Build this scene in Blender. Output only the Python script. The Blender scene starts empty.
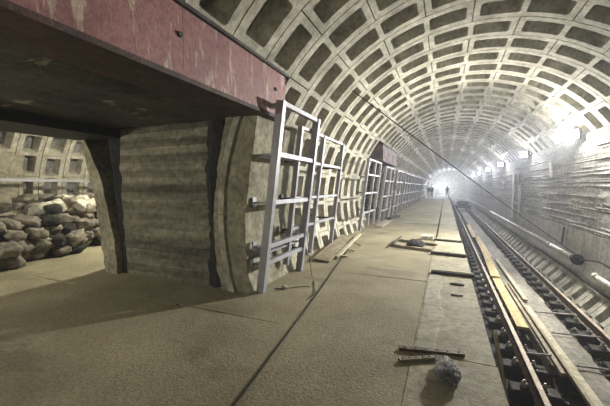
import bpy, math, random
from mathutils import Vector, Matrix, Euler, noise
random.seed(7)
C = bpy.context.scene.collection
PI = math.pi

# ------------------------------------------------------------------ materials
def mat(name, c1, c2, scale=3.0, rough=.9, bump=.15, metal=0.0, stretch=(1, 1, 1), c3=None, s3=(1, 1, 1), t3=.6, fine=40.0, boards=None, dist=.02, coord='Object', grain=(11, .38)):
    m = bpy.data.materials.new(name); m.use_nodes = True
    nt = m.node_tree; N = nt.nodes; L = nt.links
    b = N['Principled BSDF']; b.inputs['Roughness'].default_value = rough; b.inputs['Metallic'].default_value = metal
    tc = N.new('ShaderNodeTexCoord')
    def nz(sc, st, det=6):
        mp = N.new('ShaderNodeMapping'); mp.inputs['Scale'].default_value = st
        L.new(tc.outputs[coord], mp.inputs[0])
        n = N.new('ShaderNodeTexNoise'); n.inputs['Scale'].default_value = sc; n.inputs['Detail'].default_value = det
        n.inputs['Roughness'].default_value = .62
        L.new(mp.outputs[0], n.inputs['Vector']); return n
    n1 = nz(scale, stretch)
    r = N.new('ShaderNodeValToRGB'); r.color_ramp.elements[0].position = .36; r.color_ramp.elements[1].position = .66
    r.color_ramp.elements[0].color = (*c1, 1); r.color_ramp.elements[1].color = (*c2, 1)
    L.new(n1.outputs['Fac'], r.inputs[0]); col = r.outputs[0]
    if c3:
        n3 = nz(1.0, s3)
        r3 = N.new('ShaderNodeValToRGB'); r3.color_ramp.elements[0].position = t3; r3.color_ramp.elements[1].position = t3 + .06
        r3.color_ramp.elements[0].color = (0, 0, 0, 1); r3.color_ramp.elements[1].color = (1, 1, 1, 1)
        L.new(n3.outputs['Fac'], r3.inputs[0])
        mx = N.new('ShaderNodeMixRGB'); mx.inputs[2].default_value = (*c3, 1)
        mu = N.new('ShaderNodeMath'); mu.operation = 'MULTIPLY'; mu.inputs[1].default_value = .75
        L.new(r3.outputs[0], mu.inputs[0]); L.new(mu.outputs[0], mx.inputs[0]); L.new(col, mx.inputs[1]); col = mx.outputs[0]
    n2 = nz(fine, (1, 1, 1), 4)
    h = n2.outputs['Fac']
    gn = nz(grain[0], (1, 1, 1), 5)
    gr_ = N.new('ShaderNodeValToRGB'); gr_.color_ramp.elements[0].position = .38; gr_.color_ramp.elements[1].position = .58
    g0 = 1 - grain[1]; gr_.color_ramp.elements[0].color = (g0, g0, g0 * .96, 1); gr_.color_ramp.elements[1].color = (1, 1, 1, 1)
    L.new(gn.outputs['Fac'], gr_.inputs[0])
    mg = N.new('ShaderNodeMixRGB'); mg.blend_type = 'MULTIPLY'; mg.inputs[0].default_value = 1
    L.new(col, mg.inputs[1]); L.new(gr_.outputs[0], mg.inputs[2]); col = mg.outputs[0]
    if boards:                                   # formwork board marks: horizontal lines every boards metres
        sp = N.new('ShaderNodeSeparateXYZ'); L.new(tc.outputs[coord], sp.inputs[0])
        nj = nz(.6, (1, 1, 3)); 
        a = N.new('ShaderNodeMath'); a.operation = 'MULTIPLY_ADD'; a.inputs[1].default_value = 1 / boards[0]
        L.new(sp.outputs[boards[1]], a.inputs[0])
        jj = N.new('ShaderNodeMath'); jj.operation = 'MULTIPLY'; jj.inputs[1].default_value = .8
        L.new(nj.outputs['Fac'], jj.inputs[0]); L.new(jj.outputs[0], a.inputs[2])
        fl = N.new('ShaderNodeMath'); fl.operation = 'FLOOR'; L.new(a.outputs[0], fl.inputs[0])
        wn = N.new('ShaderNodeTexWhiteNoise'); wn.noise_dimensions = '1D'; L.new(fl.outputs[0], wn.inputs['W'])
        mb = N.new('ShaderNodeMixRGB'); mb.blend_type = 'MULTIPLY'; mb.inputs[0].default_value = boards[2]
        L.new(col, mb.inputs[1]); L.new(wn.outputs['Value'], mb.inputs[2]); col = mb.outputs[0]
        fr = N.new('ShaderNodeMath'); fr.operation = 'FRACT'; L.new(a.outputs[0], fr.inputs[0])
        lt = N.new('ShaderNodeMath'); lt.operation = 'GREATER_THAN'; lt.inputs[1].default_value = .08; L.new(fr.outputs[0], lt.inputs[0])
        ad = N.new('ShaderNodeMath'); ad.operation = 'ADD'; L.new(h, ad.inputs[0]); L.new(lt.outputs[0], ad.inputs[1])
        w2 = N.new('ShaderNodeMath'); w2.operation = 'MULTIPLY_ADD'; w2.inputs[1].default_value = .9
        L.new(wn.outputs['Value'], w2.inputs[0]); L.new(ad.outputs[0], w2.inputs[2]); h = w2.outputs[0]
    ah = N.new('ShaderNodeMath'); ah.operation = 'ADD'; L.new(h, ah.inputs[0]); L.new(n1.outputs['Fac'], ah.inputs[1])
    bp = N.new('ShaderNodeBump'); bp.inputs['Strength'].default_value = bump; bp.inputs['Distance'].default_value = dist
    L.new(ah.outputs[0], bp.inputs['Height']); L.new(bp.outputs[0], b.inputs['Normal'])
    L.new(col, b.inputs['Base Color'])
    return m
def emis(name, col, s):
    m = bpy.data.materials.new(name); m.use_nodes = True
    b = m.node_tree.nodes['Principled BSDF']; b.inputs['Emission Color'].default_value = (*col, 1); b.inputs['Emission Strength'].default_value = s
    b.inputs['Base Color'].default_value = (*col, 1); return m

M = {}
M['lining'] = mat('lining_concrete', (.35, .33, .26), (.66, .635, .54), 2.6, .85, .5, c3=(.26, .225, .15), s3=(2.2, 3, 2.2), t3=.60, grain=(13, .30))
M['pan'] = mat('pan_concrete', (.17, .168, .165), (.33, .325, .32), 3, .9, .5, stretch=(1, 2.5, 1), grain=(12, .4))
M['wall'] = mat('wall_concrete', (.23, .22, .20), (.44, .42, .385), 1.1, .92, .8, stretch=(1, .35, 3.5), c3=(.62, .60, .55), s3=(.9, .5, 5), t3=.6, boards=(.155, 'Z', .3), dist=.02, grain=(9, .5))
M['wall_low'] = mat('lower_wall_concrete', (.27, .255, .22), (.42, .40, .35), 1.6, .9, .5, stretch=(1, 3, .5), c3=(.13, .125, .11), s3=(1, 5, .6), t3=.62, dist=.02)
M['floor'] = mat('platform_concrete', (.26, .23, .14), (.42, .375, .245), .8, .78, .5, c3=(.20, .175, .11), s3=(.6, 1.1, 1), t3=.57, grain=(26, .3))
M['strip'] = mat('edge_concrete', (.27, .24, .15), (.46, .415, .285), 1.6, .75, .5, c3=(.60, .57, .45), s3=(2, .8, 1), t3=.62)
M['jamb'] = mat('jamb_concrete', (.17, .158, .12), (.44, .41, .31), 1.2, .9, .8, stretch=(.5, 1, 4.5), c3=(.60, .57, .46), s3=(2.6, 1, 3), t3=.64, boards=(.13, 'Z', .5), dist=.03)
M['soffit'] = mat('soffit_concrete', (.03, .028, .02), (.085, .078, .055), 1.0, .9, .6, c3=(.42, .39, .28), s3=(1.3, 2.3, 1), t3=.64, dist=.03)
M['section'] = mat('cut_lining_concrete', (.27, .25, .18), (.48, .45, .34), 2.4, .9, .8, c3=(.15, .135, .09), s3=(1.4, 1, 1.1), t3=.62, dist=.02)
M['gap_and_paint'] = mat('black_gap_shade_and_paint', (.008, .008, .008), (.03, .028, .026), 4, .6, .8, dist=.04)  # black for the painted gap shade and the dark hall lintel
M['pink'] = mat('pink_primer', (.25, .105, .105), (.37, .17, .165), 1.6, .6, .35, c3=(.56, .46, .36), s3=(2, 9, 1.6), t3=.56, grain=(14, .3))
M['pink2'] = mat('faded_pink_primer', (.17, .13, .12), (.36, .26, .24), 2.2, .7, .4, c3=(.07, .055, .05), s3=(1, 1.6, 2), t3=.52)
M['brown'] = mat('rusty_steel', (.04, .022, .018), (.10, .05, .042), 4, .7, .4)
M['dark'] = mat('dark_steel', (.02, .02, .02), (.07, .063, .055), 6, .6, .4, metal=.3)
M['galv'] = mat('galvanised_steel', (.30, .30, .34), (.42, .42, .47), 3, .5, .1, metal=.2, grain=(11, .1))
M['rail'] = mat('rail_rust', (.10, .065, .04), (.22, .155, .10), 5, .6, .4, metal=.4)
M['railtop'] = mat('rail_running_surface', (.26, .20, .13), (.42, .34, .24), 5, .62, .3, metal=.2)
M['sleeper'] = mat('sleeper_concrete', (.03, .027, .022), (.10, .09, .075), 4, .9, .6)
M['bolt'] = mat('bolt_steel', (.32, .29, .27), (.62, .58, .55), 8, .6, .3, metal=.15)
M['bed'] = mat('track_ballast', (.025, .022, .018), (.10, .09, .075), 5, .9, 1.0, dist=.08)
M['cement'] = mat('cement_channel', (.22, .205, .17), (.40, .375, .32), 1.6, .9, .5, stretch=(2, .6, 1))
M['cement_patch'] = mat('cement_patch', (.36, .335, .25), (.56, .53, .43), 2.5, .85, .4)
M['yplank'] = mat('yellow_timber', (.46, .33, .12), (.66, .52, .25), 2, .75, .3, stretch=(8, .7, 8))
M['plank'] = mat('grey_timber', (.25, .205, .13), (.42, .36, .25), 2, .8, .3, stretch=(8, .7, 8))
M['paleplank'] = mat('pale_timber', (.46, .42, .29), (.62, .57, .42), 2, .8, .3, stretch=(3, 3, 8))
M['black'] = mat('black_rubber_and_opening_dark', (.008, .008, .008), (.022, .021, .02), 8, .9, .2)
M['pipe'] = mat('pale_pipe', (.50, .47, .42), (.70, .67, .60), 3, .5, .2)
M['white'] = mat('white_board', (.62, .61, .58), (.80, .79, .76), 3, .7, .2)
M['rubble'] = mat('rubble_fill', (.06, .055, .05), (.45, .42, .37), 7, .9, 1.0, dist=.08)
M['sackA'] = mat('grey_sack', (.17, .15, .115), (.42, .385, .31), 3, .8, .9, coord='Generated')
M['sackB'] = mat('brown_sack', (.10, .085, .065), (.30, .265, .21), 3, .75, .6, coord='Generated')
M['sackC'] = mat('white_sack', (.50, .47, .38), (.78, .75, .64), 5, .7, .6, coord='Generated')
M['sackD'] = mat('black_sack', (.02, .02, .018), (.05, .047, .04), 5, 1.0, .6, coord='Generated')
M['gravel'] = mat('gravel_stone', (.05, .045, .035), (.22, .20, .165), 9, .85, .5)
M['lamp'] = emis('lamp_glass', (.93, .95, 1.0), 60)
M['lampb'] = emis('lamp_glass_blue', (.50, .58, 1.0), 9)
M['wood'] = mat('dark_bearer', (.022, .018, .013), (.075, .062, .045), 6, .8, .5)
M['skin'] = mat('skin', (.45, .28, .2), (.5, .32, .24), 6, .6, .1)
M['cloth'] = mat('navy_workwear', (.02, .022, .035), (.05, .052, .075), 6, .9, .2)
M['cloth2'] = mat('grey_workwear', (.05, .05, .055), (.10, .10, .11), 6, .9, .2)
M['helmet'] = mat('white_helmet', (.7, .7, .7), (.8, .8, .8), 6, .4, .05)
g = bpy.data.materials.new('clear_plastic'); g.use_nodes = True
b = g.node_tree.nodes['Principled BSDF']; b.inputs['Base Color'].default_value = (.92, .92, .97, 1); b.inputs['Roughness'].default_value = .07
b.inputs['Transmission Weight'].default_value = .88; b.inputs['IOR'].default_value = 1.25; M['plastic'] = g

# ------------------------------------------------------------------ mesh helpers
class MB:
    def __init__(s): s.v = []; s.f = []; s.mi = []
    def add(s, vs, fs, mi=0):
        k = len(s.v); s.v += [tuple(v) for v in vs]; s.f += [tuple(i + k for i in f) for f in fs]; s.mi += [mi] * len(fs); return s
    def box(s, a, b, mi=0):
        (x0, y0, z0), (x1, y1, z1) = a, b
        return s.add([(x, y, z) for x in (x0, x1) for y in (y0, y1) for z in (z0, z1)],
                     [(0, 1, 3, 2), (4, 6, 7, 5), (0, 4, 5, 1), (2, 3, 7, 6), (0, 2, 6, 4), (1, 5, 7, 3)], mi)
    def bar(s, p, q, w, h, up=(0, 0, 1), mi=0):           # rectangular bar from p to q, w sideways, h along up
        p = Vector(p); q = Vector(q); d = (q - p).normalized(); r = d.cross(Vector(up)).normalized(); u = r.cross(d).normalized()
        vs = [c + r * (w / 2 * i) + u * (h / 2 * j) for c in (p, q) for i, j in ((-1, -1), (1, -1), (1, 1), (-1, 1))]
        return s.add(vs, [(3, 2, 1, 0), (4, 5, 6, 7), (0, 1, 5, 4), (1, 2, 6, 5), (2, 3, 7, 6), (3, 0, 4, 7)], mi)
    def tube(s, pts, r, n=8, cap=True, mi=0):
        pts = [Vector(p) for p in pts]; vs = []; fs = []
        for i, p in enumerate(pts):
            d = (pts[min(i + 1, len(pts) - 1)] - pts[max(i - 1, 0)]).normalized()
            a = d.cross(Vector((0, 0, 1)));  a = d.cross(Vector((1, 0, 0))) if a.length < .1 else a; a.normalize(); c = d.cross(a)
            rr = r[i] if isinstance(r, (list, tuple)) else r
            vs += [p + (a * math.cos(2 * PI * k / n) + c * math.sin(2 * PI * k / n)) * rr for k in range(n)]
        for i in range(len(pts) - 1):
            fs += [(i * n + k, (i + 1) * n + k, (i + 1) * n + (k + 1) % n, i * n + (k + 1) % n) for k in range(n)]
        if cap: fs += [tuple(range(n)), tuple(reversed(range((len(pts) - 1) * n, len(pts) * n)))]
        return s.add(vs, fs, mi)
    def build(s, name, m, parent=None, loc=(0, 0, 0), smooth=False, mats=None, wloc=None):
        """verts are world coordinates; loc = origin of the object (or the parent thing's origin)"""
        o_ = Vector(parent['_o'] if parent and '_o' in parent else loc)
        me = bpy.data.meshes.new(name); me.from_pydata([tuple(Vector(v) - o_) for v in s.v], [], s.f)
        for mm in (mats or [m]): me.materials.append(mm)
        me.polygons.foreach_set('material_index', s.mi)
        if smooth: me.polygons.foreach_set('use_smooth', [True] * len(s.f))
        me.update(); o = bpy.data.objects.new(name, me); C.objects.link(o)
        if parent: o.parent = parent; o['_o'] = tuple(o_)
        else: o.location = o_
        return o
def tag(o, label, cat, group=None, kind=None):
    if label: o['label'] = label
    if cat: o['category'] = cat
    if group: o['group'] = group
    if kind: o['kind'] = kind
    return o
def thing(name, loc, label, cat, group=None):
    o = bpy.data.objects.new(name, None); C.objects.link(o); o.location = loc; o.empty_display_size = .1; o['_o'] = tuple(loc)
    return tag(o, label, cat, group)
def kids(o): return [c for c in C.objects if c.parent == o]
def copy_tree(o, loc=None, rot=None, label=None, parent=None, ks=None):
    c = o.copy(); C.objects.link(c)
    if parent: c.parent = parent
    if loc is not None: c.location = loc
    if rot is not None: c.rotation_euler = rot
    if label: c['label'] = label
    for k in (ks if ks is not None else kids(o)):
        copy_tree(k, parent=c, ks=kids(k))
    return c
def struct(mb, name, m, smooth=False, mats=None):
    o = mb.build(name, m, smooth=smooth, mats=mats); o['kind'] = 'structure'; return o
def fbm(p, o=4): return noise.fractal(Vector(p), 1.0, 2.0, o)
def bevel(o, w=.006, seg=1):
    md = o.modifiers.new('bevel', 'BEVEL'); md.width = w; md.segments = seg; md.limit_method = 'ANGLE'; return o

# ------------------------------------------------------------------ tunnel lining
R = 3.6; CX = .49; CZ = 1.14; T0 = 91.6; DT = 12.55; Y0 = 3.95; DY = .763
def cell(mb, cx, cz, sgn, t0, t1, y0, y1, j0, j1, depth=.34, solid=False, ia=0, ib=0):
    """one pan of a lining segment between angles t0..t1; j0/j1: a segment joint on that side"""
    gy = .011; ga = .14
    a0 = t0 + (ga if j0 else 0); a1 = t1 - (ga if j1 else 0); b0 = y0 + gy; b1 = y1 - gy
    ra0 = t0 + (1.75 if j0 else .75) + ia; ra1 = t1 - (1.75 if j1 else .75) - ia; rb0 = y0 + .155 + ib; rb1 = y1 - .155 - ib
    def P(t, y, r): return (cx + sgn * r * math.cos(math.radians(t)), y, cz + r * math.sin(math.radians(t)))
    ca = .55; cb = .035
    def ring(A0, A1, B0, B1, ca, cb):
        L = [(A0 + ca, B0)] + [(A0 + (A1 - A0) * q, B0) for q in (.35, .65)] + [(A1 - ca, B0), (A1, B0 + cb), (A1, B1 - cb), (A1 - ca, B1)]
        L += [(A0 + (A1 - A0) * q, B1) for q in (.65, .35)] + [(A0 + ca, B1), (A0, B1 - cb), (A0, B0 + cb)]
        return L
    outer = [(a0, b0)] + [(a0 + (a1 - a0) * q, b0) for q in (.35, .65)] + [(a1, b0), (a1, b0 + .2), (a1, b1 - .2), (a1, b1)]
    outer += [(a0 + (a1 - a0) * q, b1) for q in (.65, .35)] + [(a0, b1), (a0, b1 - .2), (a0, b0 + .2)]
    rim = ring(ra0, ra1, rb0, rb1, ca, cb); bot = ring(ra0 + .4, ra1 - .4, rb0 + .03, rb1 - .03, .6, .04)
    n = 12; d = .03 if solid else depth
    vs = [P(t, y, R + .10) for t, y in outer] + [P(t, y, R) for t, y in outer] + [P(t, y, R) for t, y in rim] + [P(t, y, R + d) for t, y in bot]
    fs = []
    for k in range(3):
        for i in range(n):
            q = (k * n + i, k * n + (i + 1) % n, (k + 1) * n + (i + 1) % n, (k + 1) * n + i); fs.append(q)
    # bottom as strips so the pan keeps its curve
    o = 3 * n
    fs += [(o + 0, o + 1, o + 8, o + 9), (o + 1, o + 2, o + 7, o + 8), (o + 2, o + 3, o + 6, o + 7), (o + 9, o + 10, o + 11, o + 0), (o + 3, o + 4, o + 5, o + 6)]
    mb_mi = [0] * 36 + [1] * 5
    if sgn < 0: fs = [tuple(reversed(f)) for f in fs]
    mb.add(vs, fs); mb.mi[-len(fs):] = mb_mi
NR0, NR1 = -20, 88
OPEN = [(-1.6, 3.95), (13.1, 16.3)]
def inopen(y, ext=0): return any(a - ext < y < b_ + ext for a, b_ in OPEN)
crown = MB(); left = MB(); low = MB()
for k in range(NR0, NR1):
    y0 = Y0 + k * DY; y1 = y0 + DY; ym = (y0 + y1) / 2
    for j in range(-11, 9):
        if -10 <= j < -5 or j == -11 and False: 
            continue
        if j == -11: t0 = T0 + DT * (-11); 
        t0 = T0 + DT * j; t1 = t0 + DT
        par = (j + k) % 2 == 1; j0 = par; j1 = not par
        if j >= 4:
            if j == 4 and inopen(ym, .72): continue
            if j > 4 and inopen(ym): continue
            cell(left, CX, CZ, 1, t0, t1, y0, y1, j0, j1)
        elif j == -11: cell(low, CX, CZ, 1, t0, t1, y0, y1, False, False, .26, ia=2.0, ib=.06)
        else: cell(crown, CX, CZ, 1, t0, t1, y0, y1, j0, j1)
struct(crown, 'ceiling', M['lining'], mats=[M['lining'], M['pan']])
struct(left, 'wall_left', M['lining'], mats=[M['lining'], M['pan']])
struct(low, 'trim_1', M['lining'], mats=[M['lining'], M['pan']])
# the hall beyond the pylons (mirror tunnel), far side only
HX = -9.55
hall = MB(); hallc = MB()
for k in range(-9, 14):
    y0 = Y0 + .3 + k * DY
    for j in range(-1, 9):
        t0 = T0 + DT * j; par = (j + k) % 2 == 0
        cell(hallc if j < 5 else hall, HX, CZ, 1, t0, t0 + DT, y0, y0 + DY, par, not par)
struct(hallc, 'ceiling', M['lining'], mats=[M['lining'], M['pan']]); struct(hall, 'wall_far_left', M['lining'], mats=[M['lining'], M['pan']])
# near side of the hall tunnel above the passages
hn = MB()
for k in range(-9, 14):
    y0 = Y0 + .3 + k * DY
    for j in range(-5, -1):
        t0 = T0 + DT * j; par = (j + k) % 2 == 0
        cell(hn, HX, CZ, 1, t0, t0 + DT, y0, y0 + DY, par, not par)
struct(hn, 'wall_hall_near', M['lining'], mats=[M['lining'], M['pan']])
# solid (unribbed) bay on the far side of the hall, seen at the left edge of the photo
sb = MB(); prof = [(-12.85, 0), (-12.95, 1.1), (-12.8, 2.2), (-12.62, 2.65)]
vs = []; fs = []
ny = 10
for i in range(ny + 1):
    y = .5 + i * .545
    for (x, z) in prof: vs.append((x + .03 * fbm((x, y * 2, z * 2)), y, z))
for i in range(ny):
    for q in range(3): a = i * 4 + q; fs.append((a, a + 4, a + 5, a + 1))
sb.add(vs, fs); sb.box((-13.3, 5.85, 0), (-12.86, 5.97, 2.66))
struct(sb, 'trim_2', M['section'])

# ------------------------------------------------------------------ right wall (concrete infill over the lining)
def wx(z): return 3.50 + .14 * (1 - ((z - 1.3) / 1.8) ** 2)
rw = MB(); NZ = 104; ya, yb = -11, 71.0; NYW = 300
rows = []
random.seed(3)
tops = math.radians(30.6); bots = math.radians(-17.5)
ledges = sorted([random.uniform(.02, .98) for _ in range(26)])
ledw = [(random.uniform(.006, .022), random.uniform(.3, 1)) for _ in ledges]
def yy(i):  # finer near the camera
    s = i / NYW; return ya + (yb - ya) * (s ** 1.55)
vs = []; fs = []
for i in range(NYW + 1):
    y = yy(i)
    for jz in range(NZ + 1):
        s = jz / NZ; z = .31 + 2.76 * s
        off = .010 * fbm((y * .5, s * 3, 1)) + .012 * fbm((y * 2.5, s * 25, 4), 3)
        for q, (l, (a, p)) in enumerate(zip(ledges, ledw)):
            dd = s - l + .004 * fbm((y * .7, q * 3.1, 0), 3)
            if abs(dd) < .007:
                m_ = noise.noise(Vector((y * .55, q * 7.3, 2))) + .35 * noise.noise(Vector((y * 3.5, q * 5.3, 9)))
                if m_ > .25 - p * .5: off += -a * 1.5 * 1.2 * (1 - abs(dd) / .007) * (1 + m_)
        vs.append((wx(z) + off, y, z))
    vs.append((3.85, y, 3.02))   # top ledge goes back to the lining
W = NZ + 2
for i in range(NYW):
    for jz in range(W - 1):
        a = i * W + jz; fs.append((a, a + W, a + W + 1, a + 1))
rw.add(vs, fs)
struct(rw, 'wall_right', M['wall'])
lw = MB(); vs = []; fs = []
pr = [(3.80, .34), (3.59, .33), (3.57, 0), (3.55, -.35), (3.50, -.65), (3.44, -.86), (3.62, -.90)]
for i in range(141):
    y = ya + (yb - ya) * i / 140
    for x, z in pr: vs.append((x + .012 * fbm((y * 1.2, z * 3, 3)), y, z))
for i in range(140):
    for q in range(6): a = i * 7 + q; fs.append((a, a + 1, a + 8, a + 7))
lw.add(vs, fs); struct(lw, 'wall_lower_right', M['wall_low'])

# ------------------------------------------------------------------ platform floor
random.seed(11)
fl = MB()
ysj = [-11, -8.6, -6.5, -4.5, -2.6, -.6, 1.2, 3.25, 5.72, 7.85, 10.2, 12.5, 14.8, 17.2, 19.6, 22, 24.5, 27, 30, 33, 36, 40, 44, 48, 52, 56, 60, 71]
cols = [(-13.4, -8.2), (-8.2, -5.6), (-5.6, -3.35), (-3.35, -.27)]
for (xa, xb) in cols:
    for y0, y1 in zip(ysj[:-1], ysj[1:]):
        sk = random.uniform(-.05, .05); e = .0022
        n = 4
        vs = []
        for z in (-.25, 0):
            vs += [(xa + e, y0 + e - sk, z), (xb - e, y0 + e + sk, z), (xb - e, y1 - e + sk, z), (xa + e, y1 - e - sk, z)]
        hgt = random.uniform(-.004, .0)
        vs = [(x, y, z + (hgt if z == 0 else 0)) for x, y, z in vs]
        fl.add(vs, [(3, 2, 1, 0), (4, 5, 6, 7), (0, 1, 5, 4), (1, 2, 6, 5), (2, 3, 7, 6), (3, 0, 4, 7)])
struct(fl, 'floor', M['floor'])
ed = MB(); y = -2.6
brk = [-11, -7, -2.6, .9, 3.22, 6.33, 8.05, 10.15] + [10.15 + 2.4 * i for i in range(1, 26)]
for y0, y1 in zip(brk[:-1], brk[1:]):
    gl = .0015 if y0 < 8.5 else .05
    ed.box((-.268 + gl, y0 + .006, -.25), (.45 + random.uniform(-.012, .012), y1 - .006, random.uniform(.0, .004) + (.012 if y0 > 8 else 0)))
struct(ed, 'trim_3', M['strip'])
cp = MB(); vs = []; fs = []
for i in range(31):
    y = 3.30 + 2.9 * i / 30
    vs += [(-.25 + .02 * fbm((y * 2, 1, 0)), y, .004), (-.24, y, .009), (-.06 + .07 * fbm((y * 1.3, 4, 0)), y, .009), (-.03 + .07 * fbm((y * 1.3, 4, 0)), y, .004)]
for i in range(30):
    for q in range(3): k = i * 4 + q; fs.append((k, k + 1, k + 5, k + 4))
cp.add(vs, fs); struct(cp, 'trim_10', M['cement_patch'])
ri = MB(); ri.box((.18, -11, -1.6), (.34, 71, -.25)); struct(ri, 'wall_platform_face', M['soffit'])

# ------------------------------------------------------------------ passage through the pylons
def board_face(mb, x0, x1, z0, z1, y, d=1, nx=26, nz=34, seed=0, jag=.09):
    """concrete face seen from -Y with wobbling side edges"""
    vs = []; fs = []
    for a in range(nz + 1):
        z = z0 + (z1 - z0) * a / nz
        l = x0 + jag * fbm((z * 2.2, seed, 0)); r = x1 + jag * fbm((z * 2.6, seed + 5, 0)) + .03 * fbm((z * 9, seed, 1))
        lay = .007 * noise.noise(Vector((0, seed, math.floor(z / .17) * 3.3)))
        for q in range(nx + 1):
            x = l + (r - l) * q / nx; vs.append((x, y + lay + .012 * fbm((x * 1.5, seed, z * 2)) , z))
    for a in range(nz):
        for q in range(nx): k = a * (nx + 1) + q; fs.append((k, k + 1, k + nx + 2, k + nx + 1))
    # side returns
    nb = len(vs); 
    for a in range(nz + 1):
        for q in (0, nx):
            v = vs[a * (nx + 1) + q]; vs.append((v[0], y + .4, v[2]))
    for a in range(nz):
        fs.append((a * (nx + 1), (a + 1) * (nx + 1), nb + 2 * (a + 1), nb + 2 * a))
        fs.append((a * (nx + 1) + nx, nb + 2 * a + 1, nb + 2 * (a + 1) + 1, (a + 1) * (nx + 1) + nx))
    mb.add(vs, fs)
def prism_profile(mb, lft, rgt, y0, y1, seed=0, nz=30, amp=.02):
    """block whose left/right outlines are lists of (z, x); front face at y0, runs to y1"""
    def at(L, z):
        for (za, xa), (zb, xb) in zip(L[:-1], L[1:]):
            if za <= z <= zb: return xa + (xb - xa) * (z - za) / (zb - za)
        return L[-1][1]
    z0, z1 = rgt[0][0], rgt[-1][0]; vs = []; fs = []; ny = 7; nx = 4
    W = nx + 1 + ny
    for a in range(nz + 1):
        z = z0 + (z1 - z0) * a / nz
        l = at(lft, z) + amp * 1.8 * fbm((z * 5, seed, 0)); r = at(rgt, z) + amp * .7 * fbm((z * 2.5, seed + 3, 0))
        for q in range(nx + 1):
            x = l + (r - l) * q / nx; vs.append((x, y0 + amp * .5 * fbm((x * 3, z * 3, seed)) , z))
        for q in range(1, ny + 1):
            y = y0 + .04 + (y1 - y0 - .04) * q / ny; vs.append((r + amp * .6 * fbm((y * 2, z * 3, seed + 7)) - (.06 if q == ny else 0), y, z))
    for a in range(nz):
        for q in range(W - 1): k = a * W + q; fs.append((k, k + 1, k + W + 1, k + W))
    k = len(vs)
    vs += [(at(lft, z1), y1, z1), (at(rgt, z1) - .5, y1, z1), (at(rgt, z0) - .5, y1, z0)]
    fs.append(tuple(nz * W + q for q in range(W)) + (k,))
    t = [a * W + W - 1 for a in range(nz + 1)]
    fs.append(tuple(reversed(t)) + (k + 2, k + 1))
    mb.add(vs, fs)
jm = MB(); board_face(jm, -5.50, -3.46, 0, 2.66, 4.06, seed=1)
struct(jm, 'wall_passage', M['jamb'])
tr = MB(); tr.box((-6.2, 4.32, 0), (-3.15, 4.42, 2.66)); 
# ragged black bands, painted gap shade between the infill and the cut lining
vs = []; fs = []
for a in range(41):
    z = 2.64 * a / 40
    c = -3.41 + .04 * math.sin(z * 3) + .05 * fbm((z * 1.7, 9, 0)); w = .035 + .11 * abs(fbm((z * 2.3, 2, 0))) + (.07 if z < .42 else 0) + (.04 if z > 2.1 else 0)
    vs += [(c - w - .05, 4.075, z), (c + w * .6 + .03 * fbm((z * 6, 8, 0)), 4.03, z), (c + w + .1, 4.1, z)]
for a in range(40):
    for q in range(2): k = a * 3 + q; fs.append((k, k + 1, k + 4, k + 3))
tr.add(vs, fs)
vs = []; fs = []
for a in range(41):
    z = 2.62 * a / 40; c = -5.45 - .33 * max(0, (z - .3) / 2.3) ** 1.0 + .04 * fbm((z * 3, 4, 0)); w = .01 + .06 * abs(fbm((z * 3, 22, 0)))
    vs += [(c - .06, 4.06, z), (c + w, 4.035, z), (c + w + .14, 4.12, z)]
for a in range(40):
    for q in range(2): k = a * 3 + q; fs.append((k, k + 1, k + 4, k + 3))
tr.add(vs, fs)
struct(tr, 'trim_4', M['gap_and_paint'])
sc1 = MB(); prism_profile(sc1, [(0, -3.20), (.5, -3.30), (1.2, -3.33), (2, -3.22), (2.66, -3.08)], [(0, -2.66), (.35, -2.72), (1.1, -2.74), (2.0, -2.62), (2.66, -2.5)], 4.0, 5.80, 1)
struct(sc1, 'trim_5', M['section'])
sc2 = MB(); prism_profile(sc2, [(0, -5.82), (1.2, -6.03), (2.3, -6.37), (2.64, -6.5)], [(0, -5.50), (.6, -5.55), (1.7, -5.86), (2.3, -6.18), (2.64, -6.44)], 3.93, 4.5, 2, amp=.03)
struct(sc2, 'trim_6', M['section'])
# soffit of the passage with patches of scaled concrete, and the pylon mass above
def soffit(y0, y1, name):
    so = MB(); vs = []; fs = []; nx, ny = 34, 40
    for a in range(ny + 1):
        for q in range(nx + 1):
            x = -6.1 + 3.22 * q / nx; y = y0 + (y1 - y0) * a / ny
            vs.append((x, y, 2.655 + .03 * fbm((x * 1.6, y * 1.6, 3)) + (.0 if x > -5.3 else 0)))
    for a in range(ny):
        for q in range(nx): k = a * (nx + 1) + q; fs.append((k, k + nx + 1, k + nx + 2, k + 1))
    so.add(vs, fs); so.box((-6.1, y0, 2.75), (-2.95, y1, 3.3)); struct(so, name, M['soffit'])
soffit(-1.6, 4.4, 'ceiling')
oj = MB(); oj.box((-6.0, -2.0, 0), (-3.1, -1.62, 2.66)); struct(oj, 'wall_passage_near', M['jamb'])
# second opening further down
soffit(12.8, 16.7, 'ceiling')
j2 = MB(); board_face(j2, -5.6, -3.2, 0, 2.66, 16.42, seed=4); j2.box((-6.0, 12.6, 0), (-3.15, 13.05, 2.66)); j2.box((-6.2, 12.6, 0), (-6.0, 17, 2.66))
struct(j2, 'wall_passage_far', M['jamb'])
s3 = MB(); prism_profile(s3, [(0, -3.25), (1.2, -3.35), (2.66, -3.1)], [(0, -2.66), (1.1, -2.74), (2.66, -2.5)], 16.3, 17.6, 5)
struct(s3, 'trim_7', M['section'])

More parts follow.
